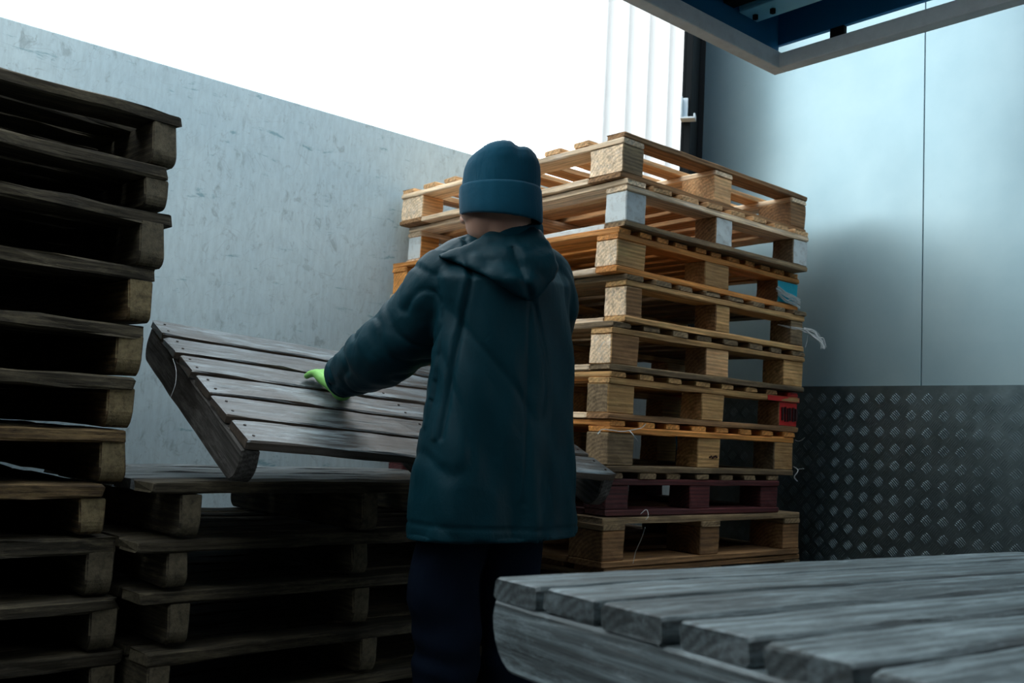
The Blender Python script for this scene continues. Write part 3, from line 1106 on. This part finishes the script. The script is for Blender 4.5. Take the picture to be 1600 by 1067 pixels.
#PERSON
# ------------------------------------------------------------------ the worker
def remeshed(bm, voxel, smooth=3, disp=None, name='part'):
    """weld overlapping closed shapes into one surface, soften it and add folds"""
    me0 = bm_mesh(name, bm)
    o = bpy.data.objects.new('tmp', me0)
    COL.objects.link(o)
    md = o.modifiers.new('r', 'REMESH')
    md.mode = 'VOXEL'
    md.voxel_size = voxel
    sm = o.modifiers.new('s', 'SMOOTH')
    sm.factor = .6
    sm.iterations = smooth
    dg = bpy.context.evaluated_depsgraph_get()
    me = bpy.data.meshes.new_from_object(o.evaluated_get(dg))
    bpy.data.objects.remove(o)
    bpy.data.meshes.remove(me0)
    if disp:
        nr = [v.normal.copy() for v in me.vertices]
        co = [v.co.copy() for v in me.vertices]
        for v, n, c in zip(me.vertices, nr, co):
            v.co = c + n * disp(c, n)
    for p in me.polygons:
        p.use_smooth = True
    return me


def add_ball(bm, c, rx, ry=None, rz=None, rot=None, seg=16):
    m = Matrix.Translation(c)
    if rot is not None:
        m = m @ rot
    m = m @ Matrix.Diagonal((rx, ry or rx, rz or rx, 1))
    bmesh.ops.create_uvsphere(bm, u_segments=seg, v_segments=seg // 2 + 2, radius=1, matrix=m)


def limb(bm, pts, radii, n=16, flat=1.0):
    """tapered limb with rounded joints"""
    fine = spline(pts, 6)
    rr = []
    for i in range(len(pts) - 1):
        for k in range(6):
            rr.append(radii[i] + (radii[i + 1] - radii[i]) * k / 6)
    rr.append(radii[-1])
    add_tube(bm, fine, rr, n, flat)
    add_ball(bm, pts[0], radii[0])
    add_ball(bm, pts[-1], radii[-1])


def loft(bm, rings, n=32):
    """rings: (centre, u vector, v vector) ellipses"""
    vs = []
    for c, u, v in rings:
        vs.append([bm.verts.new(c + u * math.cos(2 * math.pi * k / n) + v * math.sin(2 * math.pi * k / n)) for k in range(n)])
    for a, b in zip(vs, vs[1:]):
        for k in range(n):
            bm.faces.new((a[k], a[(k + 1) % n], b[(k + 1) % n], b[k]))
    bm.faces.new(vs[0][::-1])
    bm.faces.new(vs[-1])


YB = 2.25
phi = R(25)
rt = Vector((math.cos(phi), math.sin(phi), 0))           # the worker's right
fw = Vector((-math.sin(phi), math.cos(phi), 0))          # the way the worker faces
up = Vector((0, 0, 1))
person = thing('person', 'worker seen from behind in teal beanie, dark hooded jacket and lime gloves',
               'person', Matrix.Translation(Vector((P(745, 900, YB).x, YB, 0))))
pinv = person.matrix_world.inverted()


def attach(name, me, parent=None, mat=None, label=None):
    me.transform(pinv)
    o = link(name, me, parent or person, mat)
    if label:
        o['label'] = label
    return o


# key joints
sh_l = P(703, 432, YB + .03)
sh_r = P(852, 432, YB + .12)
hand_l = TILT.matrix_world @ Vector((.368, .362, hT + .024))
wr_l = P(537, 588, 2.50)
el_l = P(628, 528, 2.36)
el_r = P(846, 560, YB + .30)
wr_r = TILT.matrix_world @ Vector((.70, -.05, hT + .095))
hand_r = TILT.matrix_world @ Vector((.70, .045, hT + .040))
neck = P(800, 372, YB + .03)
headc = P(776, 306, YB + .015)
hip_l = P(712, 822, YB + .0)
hip_r = P(795, 820, YB + .07)
kn_l = P(698, 1010, YB + .0)
kn_l.z = .50
kn_r = P(800, 1010, YB + .07)
kn_r.z = .50
an_l = Vector((kn_l.x - .01, kn_l.y - .03, .09))
an_r = Vector((kn_r.x + .01, kn_r.y - .02, .09))
chest = (sh_l + sh_r) / 2

# head frame: face turned left and a little down
hd = R(52)
hf = Vector((-math.sin(hd), math.cos(hd), -.22)).normalized()
hr = hf.cross(up).normalized()
hu = hr.cross(hf).normalized()
HR = Matrix((hr, hf, hu)).transposed().to_4x4()


def Hd(x, y, z):
    return headc + hr * x + hf * y + hu * z


bm = bmesh.new()
add_ball(bm, Hd(0, -.008, .022), .074, .093, .092, HR, 28)        # skull
add_ball(bm, Hd(0, .030, -.055), .056, .062, .062, HR, 24)        # jaw and cheeks
add_ball(bm, Hd(0, .070, -.092), .024, .022, .020, HR, 16)        # chin
add_ball(bm, Hd(.042, .050, -.030), .026, .030, .030, HR, 16)
add_ball(bm, Hd(-.042, .050, -.030), .026, .030, .030, HR, 16)
limb(bm, [Hd(0, .090, .006), Hd(0, .106, -.026)], [.009, .014], 10)   # nose
add_ball(bm, Hd(.011, .100, -.032), .009, None, None, None, 10)
add_ball(bm, Hd(-.011, .100, -.032), .009, None, None, None, 10)
limb(bm, [Hd(-.034, .083, .020), Hd(0, .094, .022), Hd(.034, .083, .020)], [.009, .009, .009], 8)  # brow
limb(bm, [Hd(-.020, .086, -.058), Hd(0, .093, -.057), Hd(.020, .086, -.058)], [.005, .0075, .005], 8)  # lips
limb(bm, [Hd(-.018, .085, -.066), Hd(0, .091, -.067), Hd(.018, .085, -.066)], [.005, .0075, .005], 8)
for s in (-1, 1):                                                  # ears
    add_ball(bm, Hd(s * .078, -.006, -.012), .009, .018, .031, HR, 14)
    add_ball(bm, Hd(s * .080, -.004, -.034), .007, .010, .012, HR, 10)
limb(bm, [Hd(0, -.018, -.03), neck + Vector((0, 0, -.03))], [.058, .062], 20)
# torso, arms and legs of the same body under the clothes
limb(bm, [sh_l + up * -.02, chest + up * -.01, sh_r + up * -.02], [.055, .075, .055], 20)
pel = (hip_l + hip_r) / 2 + up * .04
for s in (-1, 0, 1):
    limb(bm, [chest + rt * s * .07 - up * .05, (chest + pel) / 2 + rt * s * .05, pel + rt * s * .06], [.095, .085, .09], 20)
limb(bm, [sh_l, P(660, 485, 2.33), el_l, wr_l], [.05, .046, .038, .026], 14)
limb(bm, [sh_r, el_r, wr_r], [.05, .038, .026], 14)
limb(bm, [wr_l, wr_l.lerp(hand_l, .5)], [.026, .022], 12)
limb(bm, [wr_r, wr_r.lerp(hand_r, .5)], [.026, .022], 12)
limb(bm, [hip_l + up * .02, kn_l, an_l], [.072, .048, .034], 16)
limb(bm, [hip_r + up * .02, kn_r, an_r], [.072, .048, .034], 16)
limb(bm, [an_l + up * -.04, an_l + fw * .11 + up * -.06], [.034, .024], 12)
limb(bm, [an_r + up * -.04, an_r + fw * .11 + up * -.06], [.034, .024], 12)


def face_disp(c, n):
    q = c - headc
    x, y, z = q.dot(hr), q.dot(hf), q.dot(hu)
    d = 0
    for s in (-1, 1):                                            # eye sockets
        r2 = ((x - s * .030) / .016) ** 2 + ((z - .004) / .010) ** 2
        if y > .04 and r2 < 4:
            d -= .006 * math.exp(-r2)
    if y > .05:
        d -= .003 * math.exp(-((z + .0615) / .003) ** 2 - (x / .022) ** 2)
    return d


attach('body', remeshed(bm, .0055, 4, face_disp), None, MAT['skin'])
for s in (-1, 1):
    bm = bmesh.new()
    add_ball(bm, Hd(s * .030, .074, .004), .0115, None, None, None, 14)
    o = attach('eye', bm_mesh('eye', bm, True), None, plain('eyeball_%d' % (s + 1), (.55, .55, .52), .3))
# short dark hair showing at nape and temples
bm = bmesh.new()
add_ball(bm, Hd(0, -.018, .012), .0765, .084, .086, HR, 24)
add_ball(bm, Hd(0, -.046, -.045), .048, .036, .036, HR, 20)
attach('hair', remeshed(bm, .006, 3), None, plain('short_dark_hair', (.010, .008, .008), .8, 0, .2, 90, .5, .6))

# beanie: slack knitted crown with a turned-up cuff
bu = (hu * 1.0 - hf * .10 + up * .15).normalized()
br_ = hr
bf = bu.cross(br_).normalized()
bc = headc + bu * .012 - hf * .008


def Bn(x, y, z):
    return bc + br_ * x + bf * y + bu * z


bm = bmesh.new()
rings = []
for z, s in ((-.060, .94), (-.035, .985), (0, 1.0), (.03, 1.0), (.055, .985), (.075, .92), (.090, .80), (.100, .62), (.107, .40), (.110, .15)):
    rings.append((Bn(0, -.004 - max(0, z) * .10, z), br_ * .083 * s, bf * .099 * s))
loft(bm, rings, 40)
crown_z = bc


def knit(c, n):
    q = c - bc
    x, y, z = q.dot(br_), q.dot(bf), q.dot(bu)
    a = math.atan2(y, x)
    d = noise.noise(c * 16) * .0035
    if z > .045:                                                 # gathers and the dent at the top
        k = (z - .045) / .06
        d += (math.cos(a * 3 + .9) * .004 - .003) * k * (1 if z < .1 else .5)
        w = (x * .6 - y * .8 - .052) / .014
        d -= .010 * math.exp(-w * w) * k
    d += math.sin(a * 70) * .0005
    return d


beanie = attach('beanie', remeshed(bm, .0045, 3, knit), None, MAT['beanie'])
bm = bmesh.new()
n = 72
prof = [(-.064, .955), (-.070, .99), (-.071, 1.03), (-.066, 1.058), (-.045, 1.068), (-.015, 1.066), (.000, 1.060), (.006, 1.045), (.006, 1.015), (.000, .99), (-.02, .975)]
vs = []
for k in range(n):
    a = 2 * math.pi * k / n
    row = []
    for z, s in prof:
        zz = z - .020 * (-math.sin(a)) * (1 if z < -.02 else .6) - .004
        rr = s * (1 + .006 * math.sin(a * 3 + 1)) + .004 * math.sin(k * math.pi * .5)
        row.append(bm.verts.new(Bn(math.cos(a) * .083 * rr, math.sin(a) * .099 * rr - .004, zz)))
    vs.append(row)
m = len(prof)
for k in range(n):
    for j in range(m):
        bm.faces.new((vs[k][j], vs[(k + 1) % n][j], vs[(k + 1) % n][(j + 1) % m], vs[k][(j + 1) % m]))
cu = attach('cuff', bm_mesh('cuff', bm, True), beanie, MAT['beanie'])

# jacket body: sections measured row by row
rows = [(376, 752, 846), (386, 722, 862), (398, 696, 874), (416, 680, 886), (445, 676, 893), (490, 682, 894), (540, 680, 897), (600, 672, 899),
        (660, 661, 901), (720, 650, 903), (780, 642, 904), (826, 637, 905), (838, 637, 905)]
bm = bmesh.new()
rings = []
hem_z = None
for i, (y, l, r) in enumerate(rows):
    Yc = YB + .04 + (.03 if y < 430 else 0)
    c0 = P(l, y, Yc)
    c1 = P(r, y, Yc)
    c = (c0 + c1) / 2
    hw = (c1 - c0).length / 2
    rat = .64 if y > 420 else .55
    a = hw / math.sqrt(math.cos(phi) ** 2 + (rat * math.sin(phi)) ** 2)
    lean = (c1 - c0).normalized()
    tilt_ = Vector((0, 0, lean.z)) * .8
    rings.append((c, rt * a + tilt_ * a, fw * a * rat))
    hem_c = c
loft(bm, rings[::-1], 48)
jr = Matrix.Rotation(-phi, 4, 'Z')
# shoulders and sleeves
limb(bm, [P(745, 402, YB + .05), sh_l + Vector((.0, 0, .0)), P(676, 468, YB + .05)], [.062, .083, .086], 20)
limb(bm, [P(676, 468, YB + .05), P(650, 505, YB + .09), P(603, 548, 2.37), P(562, 574, 2.45), P(545, 584, 2.48)],
     [.084, .090, .088, .070, .060], 24)
limb(bm, [P(700, 470, YB + .07), P(655, 525, 2.36)], [.085, .080], 20)
add_ball(bm, P(540, 585, 2.485), .058, .046, .056, None, 20)
limb(bm, [P(815, 402, YB + .08), sh_r, P(862, 480, YB + .16)], [.055, .070, .070], 20)
limb(bm, [P(862, 480, YB + .16), el_r, wr_r], [.068, .060, .048], 20)
hem_c0 = hem_c.copy()
axis_sh = chest


def folds(c, n):
    q = c - hem_c0
    x, y, z = q.dot(rt), q.dot(fw), q.z
    d = 0
    if n.z < -.6 and z < .05:
        return 0.0
    arm = c.x < -.165 and c.z > 1.0 and c.z < 1.42 and (c.y > 2.2)
    if arm:
        # crumples round the sleeve
        s = (c - P(676, 468, YB)).length
        d += .0035 * noise.noise(Vector((s * 26, c.z * 9 + c.x * 5, c.y * 7))) + .0035 * noise.noise(c * 24)
        t_ = abs(noise.noise(Vector((s * 13 + 3, c.z * 9, c.y * 6))))
        d -= .005 * max(0, .12 - t_) / .12
    else:
        a = math.atan2(y, x)
        k = max(0, min(1, (.50 - z) / .45))
        # long drapes widening towards the hem
        d += k * .010 * math.sin(a * 5.0 + z * 1.6 + 1.2 + noise.noise(Vector((z * 2, 1, 1))) * 1.2)
        d += k * .005 * math.sin(a * 9 - z * 4 + .5)
        d += .004 * noise.noise(Vector((a * 2.2, z * 5, 3)))
        # diagonal pull lines from the raised shoulder
        w = noise.noise(Vector(((x * .85 + z * .55) * 15, (z * .85 - x * .5) * 3.0, 7)))
        d += .009 * w * min(1, z / .2)
        r_ = abs(noise.noise(Vector(((x * .9 + z * .4) * 9 + 4, (z - x * .5) * 2.5, 2))))
        d -= .005 * max(0, .14 - r_) / .14
        # back seam under the hood and sleeve seam
        if z > .08:
            d -= .0035 * math.exp(-((x - .012) / .004) ** 2) * (1 if y < 0 else 0)
        sx_ = x + .148 - (z - .4) * .12
        if z > .22 and y < .02:
            d -= .006 * math.exp(-(sx_ / .005) ** 2)
            d += .004 * math.exp(-((sx_ + .012) / .006) ** 2)
        # stitched hem
        zz = z - (x * .0)
        d -= .0028 * math.exp(-((zz - .030) / .0035) ** 2)
    return d


jacket = attach('jacket', remeshed(bm, .0062, 5, folds), None, MAT['jacket'])

# turned sleeve hem ring at the left wrist
bm = bmesh.new()
cc, ca = P(533, 589, 2.50), (P(500, 606, 2.58) - P(545, 585, 2.49)).normalized()
u_ = ca.cross(up).normalized()
v_ = ca.cross(u_)
ring = [cc + u_ * math.cos(2 * math.pi * k / 24) * .046 + v_ * math.sin(2 * math.pi * k / 24) * .050 for k in range(25)]
add_tube(bm, ring, .006, 8, 1, False)
attach('cuff', bm_mesh('cuff', bm, True), jacket, MAT['jacket'])

# collar standing round the neck
bm = bmesh.new()
cb = P(799, 362, YB + .035)
col_r = [(cb + up * -.045 + fw * .012, 1.04), (cb + up * -.015 + fw * .004, 1.02), (cb + up * .015 + fw * .002, 1.0), (cb + up * .030 + fw * .004, .98)]
loft(bm, [(c, rt * .077 * s + up * .012, fw * .080 * s + up * .028) for c, s in col_r], 32)
attach('collar', remeshed(bm, .005, 2, lambda c, n: noise.noise(c * 22) * .003), jacket, MAT['collar'])

# hood lying on the back: a soft pouch draped over the jacket
from mathutils.bvhtree import BVHTree
bj = bmesh.new()
bj.from_mesh(jacket.data)
bj.transform(person.matrix_world)
tree = BVHTree.FromBMesh(bj)
bj.free()
poly = [(678, 402), (692, 392), (715, 384), (738, 376), (756, 366), (776, 356), (800, 349), (826, 349), (846, 358), (860, 376), (870, 398),
        (874, 418), (868, 436), (852, 455), (836, 470), (824, 473), (806, 462), (780, 446), (750, 430), (715, 415)]


def poly_dist(x, y):
    inside = False
    best = 1e9
    for i in range(len(poly)):
        x0, y0 = poly[i]
        x1, y1 = poly[(i + 1) % len(poly)]
        if (y0 > y) != (y1 > y) and x < (x1 - x0) * (y - y0) / (y1 - y0) + x0:
            inside = not inside
        t_ = max(0, min(1, ((x - x0) * (x1 - x0) + (y - y0) * (y1 - y0)) / ((x1 - x0) ** 2 + (y1 - y0) ** 2)))
        best = min(best, math.hypot(x - x0 - t_ * (x1 - x0), y - y0 - t_ * (y1 - y0)))
    return best if inside else -best


cam_o = Vector((0, 0, H))
bm = bmesh.new()
grid = {}
step = 4
for iy in range(342, 480, step):
    for ix in range(672, 882, step):
        d_ = poly_dist(ix, iy)
        if d_ < 0:
            continue
        ray = P(ix, iy, 1) - cam_o
        hit = tree.ray_cast(cam_o, ray.normalized())[0]
        yy = hit.y if hit else YB + .03
        yy = min(yy, YB - .035 + max(0, (400 - iy)) * .0006)
        th = .012 + .034 * math.sqrt(min(1, d_ / 34)) * (.82 + .18 * min(1, max(0, (iy - 345) / 70)))
        # creases: one running to the tip, one under the collar
        c1 = (ix - (800 + (iy - 380) * .32)) / 5
        if iy > 385:
            th -= .010 * math.exp(-c1 * c1)
            c2 = (ix - (812 + (iy - 380) * .36)) / 9
            th += .006 * math.exp(-c2 * c2)
        c3 = ((iy - 384) + (ix - 760) * .42) / 6
        th -= .006 * math.exp(-c3 * c3) * (1 if 700 < ix < 830 else .3)
        a_ = bm.verts.new(P(ix, iy, yy - th))
        b_v = bm.verts.new(P(ix, iy, yy + .012))
        grid[(ix, iy)] = (a_, b_v)
cells = []
for (ix, iy) in grid:
    k4 = [(ix, iy), (ix + step, iy), (ix + step, iy + step), (ix, iy + step)]
    if all(k in grid for k in k4):
        cells.append(k4)
        bm.faces.new([grid[k][0] for k in k4])
        bm.faces.new([grid[k][1] for k in reversed(k4)])
edge = {}
for k4 in cells:
    for i in range(4):
        e = (k4[i], k4[(i + 1) % 4])
        edge[e] = edge.get(e, 0) + 1
for (a_, b_) in edge:
    if (b_, a_) not in edge:
        bm.faces.new([grid[a_][0], grid[a_][1], grid[b_][1], grid[b_][0]])
bmesh.ops.delete(bm, geom=[v for v in bm.verts if not v.link_faces], context='VERTS')


def hoodf(c, n):
    return .003 * noise.noise(c * 15) + .0022 * noise.noise(c * 36)


attach('hood', remeshed(bm, .005, 5, hoodf), jacket, MAT['jacket'])

# trousers
bm = bmesh.new()
limb(bm, [hip_l + up * .06 + rt * .02, hip_l, P(690, 920, YB), kn_l, an_l + up * .02], [.070, .080, .080, .076, .062], 24)
limb(bm, [hip_r + up * .06 - rt * .02, hip_r, P(792, 920, YB + .07), kn_r, an_r + up * .02], [.074, .084, .076, .072, .060], 24)


def tfold(c, n):
    d = .007 * noise.noise(Vector((c.x * 9, c.y * 9, c.z * 5))) + .004 * noise.noise(c * 17)
    if c.z < .7:
        d += .004 * math.sin(c.z * 75 + 4 * noise.noise(c * 6)) * max(0, 1 - abs(c.z - .48) / .16)
    return d


attach('trousers', remeshed(bm, .008, 4, tfold), None, MAT['trousers'])
for an in (an_l, an_r):
    bm = bmesh.new()
    limb(bm, [an + up * .10, an - up * .02], [.052, .050], 16)
    limb(bm, [an - up * .045 - fw * .02, an - up * .048 + fw * .08, an - up * .055 + fw * .15], [.045, .044, .034], 16)
    me = remeshed(bm, .008, 3, lambda c, n: (0.0))
    for v in me.vertices:
        v.co.z = max(v.co.z, .001)
    attach('boot', me, None, MAT['boot'])


# gloves: palm, four curled fingers and a thumb
def glove(wrist, centre, fdir, pn, name='glove', side=1):
    """pn: palm normal pointing away from the held surface"""
    fdir = (fdir - pn * fdir.dot(pn)).normalized()
    sd_ = fdir.cross(pn).normalized()
    bm = bmesh.new()
    limb(bm, [wrist, centre - fdir * .035], [.031, .030], 14)
    for s in (-1.2, -.4, .4, 1.2):
        limb(bm, [centre - fdir * .035 + sd_ * s * .016, centre + fdir * .035 + sd_ * s * .0185], [.016, .0145], 12)
    for s, l in ((-1.5, .060), (-.5, .074), (.5, .080), (1.5, .070)):
        b0 = centre + fdir * .030 + sd_ * s * .0175
        b1 = b0 + fdir * l * .45 + sd_ * s * .002 + pn * .004
        b2 = b1 + fdir * l * .32 - pn * .009
        b3 = b2 + fdir * l * .23 - pn * .012
        limb(bm, [b0, b1, b2, b3], [.0125, .0110, .0100, .0088], 10)
    sd_ = sd_ * side
    t0 = centre - fdir * .02 + sd_ * .030
    limb(bm, [t0, t0 + sd_ * .026 + fdir * .022 - pn * .004, t0 + sd_ * .036 + fdir * .048 - pn * .008], [.0150, .0125, .0105], 10)
    return attach(name, remeshed(bm, .0034, 2, lambda c, n: noise.noise(c * 60) * .0008), None, MAT['glove'])


fd = (P(478, 606, 2.60) - P(530, 590, 2.5))
glove(P(536, 588, 2.495), hand_l + tn * .006, fd, tn)
glove(wr_r, hand_r, tb - ta * .2, tn, side=-1)
